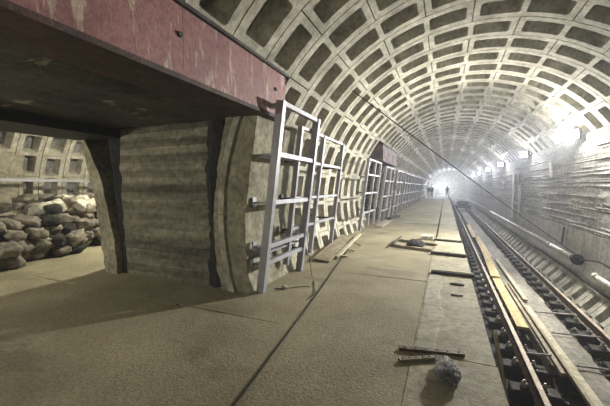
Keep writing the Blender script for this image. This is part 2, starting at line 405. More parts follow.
def lintel(y0, y1, label, zb=2.635, zt=3.385, pm='pink'):
    t = thing('steel_lintel', (-2.6, (y0 + y1) / 2, 2.62), label, 'steel beam')
    w = MB(); nseg = 3; 
    for i in range(nseg):
        a = y0 + (y1 - y0) * i / nseg; b_ = y0 + (y1 - y0) * (i + 1) / nseg
        w.box((-2.9, a + .002, zb + .05), (-2.375, b_ - .002, zt - .045))
    w.build('web', M[pm], t)
    f = MB(); f.box((-2.93, y0, zb), (-2.355, y1, zb + .05)); f.build('bottom_flange', M['brown'], t)
    f = MB(); f.box((-2.93, y0, zt - .045), (-2.33, y1 + .05, zt)); f.box((-2.41, y0, zt + .005), (-2.36, y1, zt + .045)); f.build('top_flange', M['dark'], t)
    ys = [y0 + (y1 - y0) * q for q in (.42, .66, .83, .95)]
    for y in ys[:2] + ys[3:]:
        bo = MB(); bo.tube([(-2.38, y, zb + .44 * (zt - zb) + .1), (-2.355, y, zb + .44 * (zt - zb) + .1)], .028, 10); bo.build('bolt', M['dark'], t)
    return t
lintel(-1.9, 4.62, 'long pink primed steel lintel over the near passage opening')
lintel(13.3, 17.2, 'short pink primed steel lintel over the second opening down the platform', 2.635, 3.385, 'pink2')
t = thing('steel_lintel', (-6.1, 1.3, 2.5), 'black steel lintel at the hall side of the near passage, over the sacks', 'steel beam')
m_ = MB(); m_.box((-6.5, -1.9, 2.56), (-5.55, 4.5, 3.2)); m_.build('web', M['gap_and_paint'], t)
m_ = MB(); m_.box((-6.55, -1.9, 2.50), (-5.5, 4.5, 2.56)); m_.build('bottom_flange', M['gap_and_paint'], t)

# ------------------------------------------------------------------ track
tb = MB()
vs = []; fs = []; nx, ny = 26, 260
for a in range(ny + 1):
    y = -11 + 82 * (a / ny) ** 1.4
    for q in range(nx + 1):
        x = .34 + 2.75 * q / nx; vs.append((x, y, -1.42 + .03 * fbm((x * 4, y * 4, 0))))
for a in range(ny):
    for q in range(nx): k = a * (nx + 1) + q; fs.append((k, k + 1, k + nx + 2, k + nx + 1))
tb.add(vs, fs); struct(tb, 'floor', M['bed'])
ce = MB(); vs = []; fs = []
for a in range(181):
    y = 6.2 + 64.8 * (a / 180) ** 1.5
    for x, z in ((1.56 + .05 * fbm((0, y * 2, 0)), -1.43), (1.60 + .05 * fbm((1, y * 2, 0)), -1.27), (1.95, -1.25), (2.28 + .1 * fbm((2, y * 2, 0)), -1.26), (2.36 + .1 * fbm((3, y * 2, 0)), -1.43)):
        vs.append((x, y, z + .01 * fbm((x * 5, y * 5, 1))))
for a in range(180):
    for q in range(4): k = a * 5 + q; fs.append((k, k + 1, k + 6, k + 5))
fs.append((4, 3, 2, 1, 0)); ce.add(vs, fs)
vs = []; fs = []
for a in range(41):                                   # the channel goes on nearer the camera, only its right half
    y = -11 + 17.2 * a / 40
    for x, z in ((1.86, -1.43), (1.87, -1.27), (2.05, -1.25), (2.28 + .1 * fbm((2, y * 2, 0)), -1.26), (2.36 + .1 * fbm((3, y * 2, 0)), -1.43)): vs.append((x, y, z))
for a in range(40):
    for q in range(4): k = a * 5 + q; fs.append((k, k + 1, k + 6, k + 5))
ce.add(vs, fs)
struct(ce, 'trim_8', M['cement'])
def rail(x, label):
    t = thing('rail', (x, 10, -1.27), label, 'rail')
    prof = [(-.07, -1.27), (.07, -1.27), (.07, -1.255), (.012, -1.235), (.010, -1.15), (.034, -1.14), (.036, -1.105), (-.036, -1.105), (-.034, -1.14), (-.010, -1.15), (-.012, -1.235), (-.07, -1.255)]
    m = MB(); n = len(prof); vs = [(x + a, y, z) for y in (-10.5, 62) for a, z in prof]
    m.add(vs, [(i, i + n, (i + 1) % n + n, (i + 1) % n) for i in range(n)] + [tuple(range(n)), tuple(reversed(range(n, 2 * n)))])
    m.build('rail_body', M['rail'], t)
    m = MB(); m.box((x - .033, -10.5, -1.105), (x + .033, 62, -1.098)); m.build('running_surface', M['railtop'], t)
rail(1.21, 'long steel running rail nearer the platform edge')
rail(2.74, 'long steel running rail farther from the platform, by the ribbed right wall base')
def sleeper_proto():
    t = thing('sleeper_block', (0, 0, -1.42), 'short grey concrete sleeper block under a running rail', 'sleeper', 'sleeper blocks under the two rails')
    m = MB(); m.box((-.3, -.12, -1.44), (.3, .12, -1.275)); bevel(m.build('block', M['sleeper'], t), .015)
    m = MB(); m.box((-.17, -.08, -1.275), (.17, .08, -1.2705)); m.build('base_plate', M['dark'], t)
    for sx in (-.125, .125):
        m = MB(); m.tube([(sx, 0, -1.26), (sx, 0, -1.225), (sx * 1.05, .01, -1.19)], [.05, .045, .02], 8); m.tube([(sx, 0, -1.215), (sx, 0, -1.165)], .016, 6)
        m.bar((sx, 0, -1.225), (sx * .62, 0, -1.222), .05, .018); m.build('clip_bolt', M['bolt'], t)
    return t
sp = sleeper_proto(); spk = kids(sp); first = True; spots = []
far = MB(); far.box((-.3, -.12, -1.44), (.3, .12, -1.275)); far.box((-.17, -.08, -1.275), (-.072, .08, -1.235)); far.box((.072, -.08, -1.275), (.17, .08, -1.235))
fo = None
random.seed(5)
for i in range(92):
    y = -.2 + .62 * i
    for x in (1.21, 2.74):
        yj = y + random.uniform(-.03, .03); rz = random.uniform(-.06, .06)
        if y < 24:
            if first: sp.location = (x, yj, -1.42); sp.rotation_euler = (0, 0, rz); first = False
            else: copy_tree(sp, (x, yj, -1.42), (0, 0, rz), ks=spk)
        else:
            if fo is None:
                fo = far.build('sleeper_block', M['sleeper'], loc=(0, 0, -1.42))
                tag(fo, 'short grey concrete sleeper block under a running rail', 'sleeper', 'sleeper blocks under the two rails'); c = fo
            else: c = fo.copy(); C.objects.link(c)
            c.location = (x, yj, -1.42)
# gravel, nobody could count it
random.seed(9)
gr = MB(); nst = 3600
for i in range(nst):
    u = random.random(); y = 1.2 + 30 * u ** 1.7
    x = random.choice((random.uniform(.38, 1.12), random.uniform(1.28, 1.6), random.uniform(2.32, 2.66), random.uniform(2.8, 3.02)))
    s = random.uniform(.012, .045) if random.random() < .93 else random.uniform(.05, .085); e = Euler((random.random() * 6, random.random() * 6, random.random() * 6)).to_matrix()
    ax = [(1, 0, 0), (-1, 0, 0), (0, 1, 0), (0, -1, 0), (0, 0, 1), (0, 0, -1)]
    vs = [e @ (Vector(a) * s * random.uniform(.6, 1.3)) + Vector((x, y, -1.40)) for a in ax]
    gr.add(vs, [(0, 2, 4), (2, 1, 4), (1, 3, 4), (3, 0, 4), (2, 0, 5), (1, 2, 5), (3, 1, 5), (0, 3, 5)])
tag(gr.build('gravel', M['gravel']), 'dark loose gravel and rubble around the rails', 'gravel', kind='stuff')

# ------------------------------------------------------------------ timber on the track
def plank(p, q, w, h, m, label, name='timber_plank', cat='plank', group=None, up=(0, 0, 1)):
    c = (Vector(p) + Vector(q)) / 2; b_ = MB(); b_.bar(p, q, w, h, up)
    return bevel(tag(b_.build(name, m, loc=c), label, cat, group), .004)
plank((1.42, 7.25, -1.13), (1.42, 11.2, -1.13), .20, .05, M['yplank'], 'bright yellow plank beside the near rail, its sawn end toward the camera')
plank((1.40, 10.9, -1.07), (1.56, 15.6, -1.10), .24, .04, M['yplank'], 'yellow plank lapping the far end of the nearest yellow one')
plank((1.60, 14.4, -1.17), (1.62, 20.2, -1.17), .26, .05, M['yplank'], 'yellow plank lying straight in the middle stretch of the track')
plank((1.44, 19.2, -1.10), (1.50, 25.5, -1.10), .20, .04, M['yplank'], 'farthest yellow plank on the track, small in the distance')
plank((1.63, 5.7, -1.16), (1.60, 10.4, -1.16), .06, .07, M['plank'], 'narrow grey batten next to the yellow plank')
plank((1.735, 4.9, -1.16), (1.69, 10.6, -1.16), .05, .07, M['plank'], 'narrow brown batten between grey batten and wide board')
plank((1.86, 2.4, -1.195), (1.79, 8.9, -1.205), .13, .05, M['paleplank'], 'wide pale board lying along the cement channel')
plank((1.86, 9.3, -1.19), (1.84, 14.2, -1.19), .10, .04, M['paleplank'], 'thin pale board farther along the cement channel')
plank((1.9, 4.4, -1.225), (2.12, 4.42, -1.22), .10, .04, M['paleplank'], 'short pale offcut at the near edge of the cement channel')
plank((.70, 3.45, -1.2), (.53, 4.05, -.0), .10, .03, M['paleplank'], 'pale board leaning against the platform edge', up=(1, 0, 0))
for i, (p, q, l) in enumerate([((1.26, 6.15, -1.12), (1.62, 6.23, -1.12), 'short steel bar between near rail and battens'),
        ((1.88, 8.58, -1.21), (2.66, 8.66, -1.19), 'farthest of three thin rods crossing the cement channel'),
        ((1.92, 7.46, -1.21), (2.68, 7.52, -1.19), 'middle of three thin rods crossing the cement channel'),
        ((1.94, 6.21, -1.21), (2.68, 6.28, -1.19), 'nearest of three thin rods crossing the cement channel')]):
    m_ = MB(); m_.tube([p, q], .018, 8); tag(m_.build('steel_rod', M['bolt'], loc=(Vector(p) + Vector(q)) / 2), l, 'rod')

# ------------------------------------------------------------------ things on the platform edge strip and floor
def bearer(y, x0, x1, yj, label, h=.075):
    t = thing('timber_bearer', ((x0 + x1) / 2, y, 0.006), label, 'timber')
    m_ = MB(); m_.bar((x0, y, .006 + h / 2), (x1, y + yj, .006 + h / 2), .11, h); bevel(m_.build('timber', M['wood'], t), .006)
    m_ = MB(); m_.bar((x0 + .02, y + .045, .01 + h), (x1 - .02, y + yj + .045, .01 + h), .05, .012); m_.build('pale_batten', M['paleplank'], t)
bearer(6.34, -.22, .50, -.02, 'dark timber bearer across the platform edge, nearest of the three', .05)
bearer(8.16, -.30, .46, -.12, 'dark timber bearer across the platform edge, middle of the three', .06)
bearer(10.22, -.30, .44, -.15, 'dark timber bearer across the platform edge, farthest of the three', .06)
plank((-1.33, 8.8, .035), (-.28, 8.42, .035), .10, .07, M['plank'], 'grey timber lying across the platform, nearer of a pair')
plank((-1.30, 9.75, .035), (-.18, 9.3, .035), .09, .07, M['plank'], 'grey timber lying across the platform, farther of a pair')
plank((-1.26, 8.6, .095), (-1.22, 9.95, .095), .05, .04, M['wood'], 'short dark timber laid over the left ends of two grey ones')
def blob(name, c, s, m, label, cat, seed=0, n=14, amp=.25, fr=3.0, group=None, flat=0):
    b_ = MB(); vs = []; fs = []; nn = n * 2
    for a in range(n + 1):
        ph = PI * a / n
        for k in range(nn):
            th = 2 * PI * k / nn; d = Vector((math.sin(ph) * math.cos(th), math.sin(ph) * math.sin(th), math.cos(ph)))
            r = 1 + amp * fbm((d.x * fr + seed, d.y * fr, d.z * fr), 4)
            p = Vector((d.x * s[0], d.y * s[1], d.z * s[2])) * r
            p.z = max(p.z, -s[2] * (.8 - flat)); vs.append(Vector(c) + p + Vector((0, 0, s[2] * (.8 - flat))))
    for a in range(n):
        for k in range(nn): fs.append((a * nn + k, (a + 1) * nn + k, (a + 1) * nn + (k + 1) % nn, a * nn + (k + 1) % nn))
    b_.add(vs, fs); return tag(b_.build(name, m, loc=c, smooth=True), label, cat, group)
blob('rubbish_bag', (-.72, 9.0, .005), (.22, .36, .10), M['sackD'], 'crumpled black bag lying flat between the crossing timbers', 'bag', 3)
m_ = MB(); m_.box((-.66, 10.3, .0), (-.32, 10.6, .12)); bevel(tag(m_.build('foam_block', M['white'], loc=(-.49, 10.45, 0)), 'white block standing behind the crossing timbers', 'block'), .01)
blob('debris_scrap', (.2, 5.72, .003), (.11, .05, .016), M['wood'], 'dark curled scrap on the platform edge in front of the near bearer', 'scrap', 5)
m_ = MB(); m_.tube([(.10, 5.14, .012), (.20, 5.12, .014), (.26, 5.15, .012)], .01, 6); tag(m_.build('metal_scrap', M['dark'], loc=(.18, 5.14, .0)), 'small thin dark rod on the platform edge strip', 'scrap')
def angle_bar(p, q, rot, label, m):
    """perforated steel angle"""
    t = thing('perforated_angle', ((p[0] + q[0]) / 2, (p[1] + q[1]) / 2, p[2]), label, 'steel angle')
    p = Vector(p); q = Vector(q); d = (q - p); L = d.length; d.normalize(); s_ = d.cross(Vector((0, 0, 1)))
    n = 6; b_ = MB(); w = .05; hs = .011; tk = .004
    for i in range(n):                                   # top leg as cells with a hole in each
        a = p + d * (L * i / n); e = L / n
        c = a + d * (e / 2); ow = [(-e / 2, -w / 2), (e / 2, -w / 2), (e / 2, w / 2), (-e / 2, w / 2)]
        outer = [c + d * u + s_ * v + Vector((0, 0, .03)) for u, v in ow for _ in (0, 1)]
        hole = [c + d * (hs * math.cos(ag)) + s_ * (hs * math.sin(ag)) + Vector((0, 0, .03)) for ag in [math.radians(202 + 45 * k) for k in range(8)]]
        b_.add(outer + hole, [(k, (k + 1) % 8, 8 + (k + 1) % 8, 8 + k) for k in range(8)])
    b_.bar(p + s_ * (w / 2) + Vector((0, 0, .015)), q + s_ * (w / 2) + Vector((0, 0, .015)), tk, .03)
    b_.build('slotted_plate', m, t)
    b_ = MB(); b_.bar(p - s_ * (w / 2 - .002) + Vector((0, 0, .015)), q - s_ * (w / 2 - .002) + Vector((0, 0, .015)), tk, .03); b_.build('side_plate', M['dark'], t)
angle_bar((-.39, 3.19, .002), (.19, 3.31, .002), 0, 'rusty perforated steel angle on the platform, the longer and farther of two', M['rail'])
angle_bar((-.36, 2.96, .002), (-.03, 3.16, .002), 0, 'pale perforated steel angle on the platform, the shorter one next to the plastic bag', M['plank'])
t = thing('plastic_bag', (.05, 2.93, 0), 'crumpled clear plastic bag on the platform in front of the perforated angles', 'bag')
def lump(name, c, s, m, seed, parent, amp=.3, n=14):
    b_ = MB(); vs = []; fs = []; nn = 2 * n
    for a in range(n + 1):
        ph = PI * a / n
        for k in range(nn):
            th = 2 * PI * k / nn; d = Vector((math.sin(ph) * math.cos(th), math.sin(ph) * math.sin(th), math.cos(ph)))
            f_ = abs(fbm((d.x * 2.3 + seed, d.y * 2.3, d.z * 2.3), 4)); r = 1 + amp * (.5 - 1.4 * f_)
            p = Vector((d.x * s[0], d.y * s[1], d.z * s[2])) * r; p.z = max(p.z, -s[2] + .012); vs.append(Vector(c) + p)
    for a in range(n):
        for k in range(nn): fs.append((a * nn + k, (a + 1) * nn + k, (a + 1) * nn + (k + 1) % nn, a * nn + (k + 1) % nn))
    b_.add(vs, fs); return b_.build(name, m, parent, smooth=(n > 12))
lump('bag_body', (.045, 2.83, .06), (.08, .10, .06), M['plastic'], 2, t, .75, 30)
lump('bag_neck', (.02, 3.0, .045), (.06, .08, .045), M['plastic'], 7, t, .8, 26)
lump('bag_contents', (.045, 2.82, .045), (.055, .07, .042), M['cloth'], 4, t, .3, 10)
# long black cable across the floor
def cable(pts, r, name, m, label, cat='cable', n=8, sub=6):
    P = [Vector(p) for p in pts]; out = []
    for i in range(len(P) - 1):
        p0 = P[max(i - 1, 0)]; p1 = P[i]; p2 = P[i + 1]; p3 = P[min(i + 2, len(P) - 1)]
        for k in range(sub):
            t_ = k / sub; out.append(.5 * ((2 * p1) + (-p0 + p2) * t_ + (2 * p0 - 5 * p1 + 4 * p2 - p3) * t_ * t_ + (-p0 + 3 * p1 - 3 * p2 + p3) * t_ ** 3))
    out.append(P[-1]); b_ = MB(); b_.tube(out, r, n); return tag(b_.build(name, m, loc=P[0], smooth=True), label, cat)
cable([(-1.15, .2, .009), (-1.37, 1.75, .009), (-1.72, 4.3, .009), (-1.98, 6.0, .009), (-2.22, 7.6, .009), (-2.58, 9.7, .009), (-2.7, 11.5, .009)], .0085, 'power_cable', M['black'], 'long black cable lying straight across the platform floor')
cable([(-2.40, 5.52, .80), (-2.33, 5.48, .35), (-2.2, 5.3, .012), (-1.95, 4.8, .010), (-1.78, 4.4, .010), (-1.76, 4.15, .010)], .006, 'loose_wire', M['black'], 'thin dark wire hanging off the right post of the nearest frame down to the floor')
cable([(-2.42, 4.30, .02), (-2.25, 4.42, .012), (-2.05, 4.62, .012), (-1.95, 4.62, .012)], .006, 'loose_wire', M['black'], 'thin dark wire trailing from the foot of the first frame')
blob('paper_scrap', (-2.30, 4.42, .0), (.05, .04, .03), M['white'], 'small white crumpled scrap at the foot of the first frame', 'scrap', 9, 8)
# cable strung across the tunnel
pts = []
A = Vector((-1.96, 7.1, 3.76)); Bq = Vector((3.42, 11.25, -.32))
for i in range(7):
    q = i / 6; p = A.lerp(Bq, q); p.z -= .05 * math.sin(PI * q); pts.append(p)
cable(pts, .013, 'strung_cable', M['black'], 'black cable strung diagonally from the crown down to the right wall pipe')
# boards by the lining
def slabboard(corners, th, m, label, name='timber_board'):
    c = sum((Vector(v) for v in corners), Vector()) / 4; nrm = (Vector(corners[1]) - Vector(corners[0])).cross(Vector(corners[3]) - Vector(corners[0])).normalized()
    if nrm.z < 0: nrm = -nrm
    b_ = MB(); b_.add([Vector(v) for v in corners] + [Vector(v) + nrm * th for v in corners], [(3, 2, 1, 0), (4, 5, 6, 7), (0, 1, 5, 4), (1, 2, 6, 5), (2, 3, 7, 6), (3, 0, 4, 7)])
    return tag(b_.build(name, m, loc=c), label, 'board')
slabboard([(-2.62, 6.35, .03), (-2.22, 6.32, .01), (-2.46, 9.2, .12), (-2.84, 9.2, .15)], .03, M['plank'], 'wide flat board on the floor under the second frame')
t = thing('timber_trestle', (-2.15, 7.7, 0), 'pale splayed timber stand lying beside the wide board', 'trestle')
m_ = MB(); m_.bar((-2.2, 6.75, .04), (-2.32, 9.35, .2), .08, .04); m_.build('rail', M['paleplank'], t)
for y_ in (6.9, 7.6, 8.4):
    m_ = MB(); m_.bar((-2.22 - .045 * (y_ - 6.9), y_, .04 + .06 * (y_ - 6.9)), (-2.03 - .045 * (y_ - 6.9), y_ + .1, .02), .07, .035); m_.build('leg', M['paleplank'], t)
slabboard([(-2.62, 13.0, .0), (-2.28, 12.9, .0), (-2.32, 15.4, .0), (-2.66, 15.5, .0)], .04, M['paleplank'], 'pale board lying flat in front of the second opening')
slabboard([(-2.6, 16.0, .0), (-2.45, 16.0, .0), (-2.2, 17.4, .0), (-2.4, 17.5, .0)], .12, M['wood'], 'dark short timber on the floor by the second opening')

# ------------------------------------------------------------------ galvanised frames along the left wall
def fx(z, xb=-2.55, xt=-2.19, H=2.84): return xb + (xt - xb) * z / H
def frame(ys, z0, z1, rails, label, wall_x=-3.05, xb=-2.55, xt=-2.19, sec=.07, brk=True, extra=0, name='cladding_rack'):
    t = thing(name, (fx(z0, xb, xt), ys[0], z0), label, 'metal frame')
    X = lambda z: fx(z, xb, xt)
    for y in ys:
        m_ = MB(); m_.bar((X(z0), y, z0), (X(z1), y, z1), sec * 1.0, sec * 1.25, up=(1, 0, 0)); m_.build('post', M['galv'], t)
    for z in rails:
        m_ = MB(); m_.bar((X(z), ys[0] + sec / 2, z), (X(z), ys[-1] - sec / 2, z), sec * .8, sec * .7); m_.build('cross_rail', M['galv'], t)
    if brk:
        for y in ((ys[0], ys[-1]) if ys[0] < 9 else ys[-1:]):
            for z in rails[1:]:
                xw = CX - math.sqrt(R * R - (z - CZ) ** 2) if not 3.9 < y < 5.75 else -2.68
                m_ = MB(); m_.bar((X(z), y, z), (xw + .01, y, z - .01), .035, .035); m_.box((xw - .0, y - .05, z - .08), (xw + .025, y + .05, z + .07)); m_.build('wall_bracket', M['dark'] if y > 4.2 else M['galv'], t)
    return t
f1 = frame([4.14, 5.52], 0, 2.84, [2.81, 2.08, 1.37, .70, .44], 'tall galvanised steel frame leaning at the pylon corner, nearest and largest', sec=.095)
m_ = MB(); m_.bar((-2.2, 4.14, 2.8), (-2.6, 4.14, 2.74), .05, .05); m_.build('wall_bracket', M['galv'], f1)
for z, w in ((2.06, .13), (.57, .2)):                          # flat plates bridging the rails
    m_ = MB(); m_.bar((fx(z) - .16, 4.2, z), (fx(z) - .16, 5.5, z), w, .02); m_.build('flat_plate', M['galv'], f1)
frame([5.05, 6.15, 7.47], .22, 2.64, [2.62, 2.06, 1.40, .85], 'galvanised steel frame with three posts right behind the nearest frame', xb=-2.62, xt=-2.27)
frame([10.05, 11.1, 12.1], .2, 2.5, [2.48, 2.0, 1.4, .75], 'galvanised steel frame hung on the ribs before the second opening')
frame([13.3, 14.4, 15.4], .15, 2.45, [2.43, 1.85, 1.2, .6], 'galvanised steel frame standing in front of the second opening', brk=False)
frame([16.6, 18.0, 19.3], .1, 2.45, [2.43, 1.85, 1.2, .6], 'galvanised steel frame just past the second opening')
for i, (a, l) in enumerate([(20.2, 'first frame of the far row, beyond the second opening'), (23.4, 'second frame of the far row, beyond the second opening'), (26.6, 'third frame of the far row, beyond the second opening'), (30.0, 'fourth frame of the far row, dim in the haze'), (33.6, 'last frame of the far row, faintest in the haze')]):
    frame([a, a + 1.4, a + 2.8], .1, 2.45, [2.43, 1.85, 1.2, .6], 'galvanised steel ' + l, brk=False)
# frame in the hall against its far wall
t = thing('wall_frame', (-12.4, 6, 1.0), 'two long galvanised rails with posts across the ribs behind the sacks', 'metal frame')
for z in (1.82, .95):
    m_ = MB(); m_.bar((-12.35, 4.9, z), (-12.35, 12.0, z), .07, .09); m_.build('cross_rail', M['galv'], t)
for y in (9.2, 11.6):
    m_ = MB(); m_.bar((-12.42, y, 0), (-12.42, y, 1.95), .06, .06, up=(1, 0, 0)); m_.build('post', M['galv'], t)

# ------------------------------------------------------------------ things on the right wall
m_ = MB(); px = 3.36; 
def pipe(y0, y1, label):
    t = thing('wall_pipe', (px, y0, -.40), label, 'pipe')
    a = MB(); a.tube([(px, y0, -.40), (px, y1, -.40)], .065, 12); a.build('pipe_body', M['pipe'], t, smooth=True)
    a = MB(); a.tube([(px, y0 + .0, -.40), (px, y0 + .12, -.40)], .078, 12); a.build('collar', M['white'], t)
    y = y0 + 1.0
    while y < min(y1, y0 + 14):
        a = MB(); a.bar((px, y, -.47), (px + .42, y, -.52), .04, .04); a.build('pipe_bracket', M['dark'], t); y += 3.2
pipe(11.35, 13.5, 'short near length of pale pipe along the foot of the right wall')
pipe(13.62, 30, 'long pale pipe along the foot of the right wall, past the short near length')
pipe(30.2, 60, 'farthest length of pale pipe along the right wall')
t = thing('pipe_flange', (px, 11.1, -.4), 'black rubber coupling on the near end of the right wall pipe', 'coupling')
a = MB(); a.tube([(px, 10.95, -.40), (px, 11.34, -.40)], .10, 14); a.build('sleeve', M['black'], t)
a = MB(); a.tube([(px, 11.0, -.40), (px, 11.08, -.40)], .15, 14); a.build('ring', M['black'], t)
t = thing('wall_pipe', (3.3, 9.0, -.5), 'pale pipe stub coming in from the right edge by the black coupling', 'pipe')
a = MB(); a.tube([(3.36, 8.2, -.58), (3.36, 9.75, -.56)], .055, 12); a.build('pipe_body', M['pipe'], t, smooth=True)
a = MB(); a.tube([(3.36, 9.75, -.56), (3.36, 9.9, -.56)], .075, 12); a.build('collar', M['pipe'], t)
cable([(3.42, 7.0, -.74), (3.42, 8.2, -.42), (3.42, 9.6, -.20), (3.38, 10.95, -.38)], .022, 'strung_cable', M['black'], 'dark hose sloping down the wall to the black coupling')
cable([(3.36 + .03 * math.sin(i * 1.3), -1 + i * 2.2, -.86 + .02 * math.sin(i * 2.1)) for i in range(28)], .028, 'wall_cable', M['black'], 'dark cable running along the top of the ribbed wall base')
# filled niche
t = thing('wall_niche', (3.8, 20.9, -.1), 'tall narrow rubble filled niche with white board sides in the right wall', 'niche')
def prismwall(y0, y1, z0, z1, out, m, name, n=10, th=.2, rough=0):
    vs = []; fs = []
    for i in range(n + 1):
        z = z0 + (z1 - z0) * i / n; x = (3.60 if t.name.startswith('wall_niche') else wx(z)) - out + rough * fbm((z * 6, y0, 0)); vs += [(x, y0, z), (x, y1, z), (x + th, y1, z), (x + th, y0, z)]
    for i in range(n):
        for q in range(4): fs.append((i * 4 + q, i * 4 + (q + 1) % 4, i * 4 + 4 + (q + 1) % 4, i * 4 + 4 + q))
    fs += [(3, 2, 1, 0), (n * 4, n * 4 + 1, n * 4 + 2, n * 4 + 3)]
    a = MB(); a.add(vs, fs); return a.build(name, m, t)
prismwall(21.35, 21.75, -.15, 2.35, .10, M['white'], 'side_board'); prismwall(20.1, 20.25, -.15, 1.7, .06, M['white'], 'side_board')
prismwall(20.25, 21.35, -.1, 1.75, .05, M['rubble'], 'rubble_fill', 24, .2, .1); prismwall(20.25, 21.35, 1.76, 2.3, .045, M['black'], 'opening')  # last piece is a black panel painting the dark of the niche top
# vertical white strip & small brackets
t = thing('hanging_strip', (wx(2.2), 14.6, 2.0), 'white strip hanging high on the right wall', 'strip')
prismwall(14.5, 14.72, 1.98, 2.52, .07, M['white'], 'strip', 5, .05)
t = thing('wall_bracket', (wx(1.9), 25.5, 1.7), 'small white branched bracket on the right wall beyond the niche', 'bracket')
prismwall(25.5, 25.62, 1.5, 2.1, .07, M['white'], 'upright', 4, .05); prismwall(24.9, 25.9, 1.85, 1.95, .07, M['white'], 'arm', 2, .05)
t = thing('conduit', (wx(.2), 12.9, -.1), 'short dark vertical conduit on the lower right wall behind the strung cable', 'conduit')
prismwall(12.9, 12.95, -.25, .3, .06, M['dark'], 'conduit', 5, .05)
# crusty lumps of leaked concrete along wall seams
random.seed(21)
crust = MB()
for (z, y0, y1) in ((1.66, 11.2, 15.5), (1.36, 10.3, 14), (1.18, 9.3, 12.6), (.95, 11.5, 13.5), (1.5, 17, 25), (1.25, 14.5, 19)):
    y = y0
    while y < y1:
        L_ = random.uniform(.05, .35); x = wx(z) - .01; zz = z + random.uniform(-.015, .015) + .02 * math.sin(y)
        crust.bar((x, y, zz), (x + random.uniform(-.01, .01), y + L_, zz + random.uniform(-.012, .012)), random.uniform(.03, .07), random.uniform(.01, .035))
        y += L_ + (random.uniform(.0, .25) if random.random() < .5 else 0)
struct(crust, 'trim_9', M['section'])

# ------------------------------------------------------------------ lamps
def flood(y, label, power):
    z = 3.08; x = 3.24
    t = thing('flood_lamp', (x, y, z - .2), label, 'lamp')
    a = MB(); a.bar((x + .40, y, z - .10), (x + .05, y, z + .02), .05, .03); a.build('mounting_bracket', M['dark'], t)
    a = MB(); a.bar((x + .07, y + .07, z + .03), (x - .025, y - .035, z + .0), .36, .26); a.build('housing', M['dark'], t)
    a = MB(); a.bar((x - .0255, y - .036, z), (x - .034, y - .045, z - .003), .32, .22); a.build('lamp_glass', M['lamp'], t)
    col = (1.0, .97, .89) if y < 15 else (.92, .93, 1.0)
    l = bpy.data.lights.new('flood_light', 'POINT'); l.energy = power * .24; l.shadow_soft_size = .07; l.color = col
    o = bpy.data.objects.new('flood_light', l); C.objects.link(o); o.location = (x - .24, y - .14, z - .02)
    l = bpy.data.lights.new('flood_beam', 'AREA'); l.energy = power * .8; l.spread = math.radians(140); l.shape = 'RECTANGLE'; l.size = .2; l.size_y = .32; l.color = col
    o = bpy.data.objects.new('flood_beam', l); C.objects.link(o); o.location = (x - .06, y - .07, z)
    o.rotation_euler = Vector((-.85, -.7, -.42)).to_track_quat('-Z', 'Y').to_euler()
for y, l, p in ((11.4, 'nearest floodlight glaring at the top of the right wall', 310), (17.5, 'second floodlight from the camera on the right wall', 110), (24.3, 'third floodlight from the camera on the right wall', 110), (31, 'fourth floodlight along the right wall', 110), (39, 'fifth floodlight along the right wall, small in the distance', 110), (48, 'last floodlight on the right wall near the tunnel end', 110)):
    flood(y, l, p)
def light(kind, loc, e, col, size, name, rot=None):
    l = bpy.data.lights.new(name, kind); l.energy = e; l.color = col
    if kind == 'POINT': l.shadow_soft_size = size
    else: l.size = size
    o = bpy.data.objects.new(name, l); C.objects.link(o); o.location = loc
    if rot: o.rotation_euler = rot
    return o
light('POINT', (3.0, -4.6, 3.1), 55, (1.0, .90, .68), .15, 'lamp_behind_camera')
light('POINT', (-7.3, 7.4, 3.5), 380, (1.0, .95, .80), .10, 'hall_lamp')
light('POINT', (-7.4, -.6, 2.0), 165, (1.0, .95, .80), .2, 'hall_lamp')
# tripod work light at the far end
t = thing('work_light', (-1.25, 56, 0), 'bluish work light on a stand glaring at the far end of the platform', 'lamp')
a = MB(); a.tube([(-1.25, 56, .5), (-1.25, 56, 1.55)], .03, 8); a.build('pole', M['dark'], t)
for k in range(3):
    g_ = 2 * PI * k / 3; a = MB(); a.tube([(-1.25, 56, .75), (-1.25 + .55 * math.cos(g_), 56 + .55 * math.sin(g_), .0)], .02, 6); a.build('leg', M['dark'], t)
for sx in (-.35, .35):
    a = MB(); a.box((-1.25 + sx - .3, 56, 1.5), (-1.25 + sx + .3, 56.15, 1.9)); h_ = a.build('head', M['dark'], t)
    a = MB(); a.box((-1.25 + sx - .27, 55.98, 1.53), (-1.25 + sx + .27, 55.998, 1.87)); g2 = a.build('lamp_glass', M['lampb'], h_); g2.location = (0, 0, 0)
light('POINT', (-1.25, 55.7, 1.75), 260, (.65, .72, 1.0), .1, 'work_light_lamp')
light('POINT', (.3, 61, 3.6), 180, (.80, .86, 1.0), .2, 'end_fill')  # added fill without a fixture, brightens the tunnel end
light('POINT', (-.6, 67.5, 1.6), 420, (.72, .80, 1.0), .2, 'end_fill')  # second added fill, lights the end wall
# tunnel end
ew = MB(); n = 48; ew.add([(CX + 3.8 * math.cos(2 * PI * k / n), 70.8, CZ + 3.8 * math.sin(2 * PI * k / n)) for k in range(n)], [tuple(range(n))])
struct(ew, 'wall_end', M['lining'])
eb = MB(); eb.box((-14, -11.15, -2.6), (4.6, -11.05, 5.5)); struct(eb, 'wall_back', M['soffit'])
eb = MB(); eb.box((-14, 14.2, -.2), (-6.2, 14.3, 5.5)); struct(eb, 'wall_hall_end', M['section'])

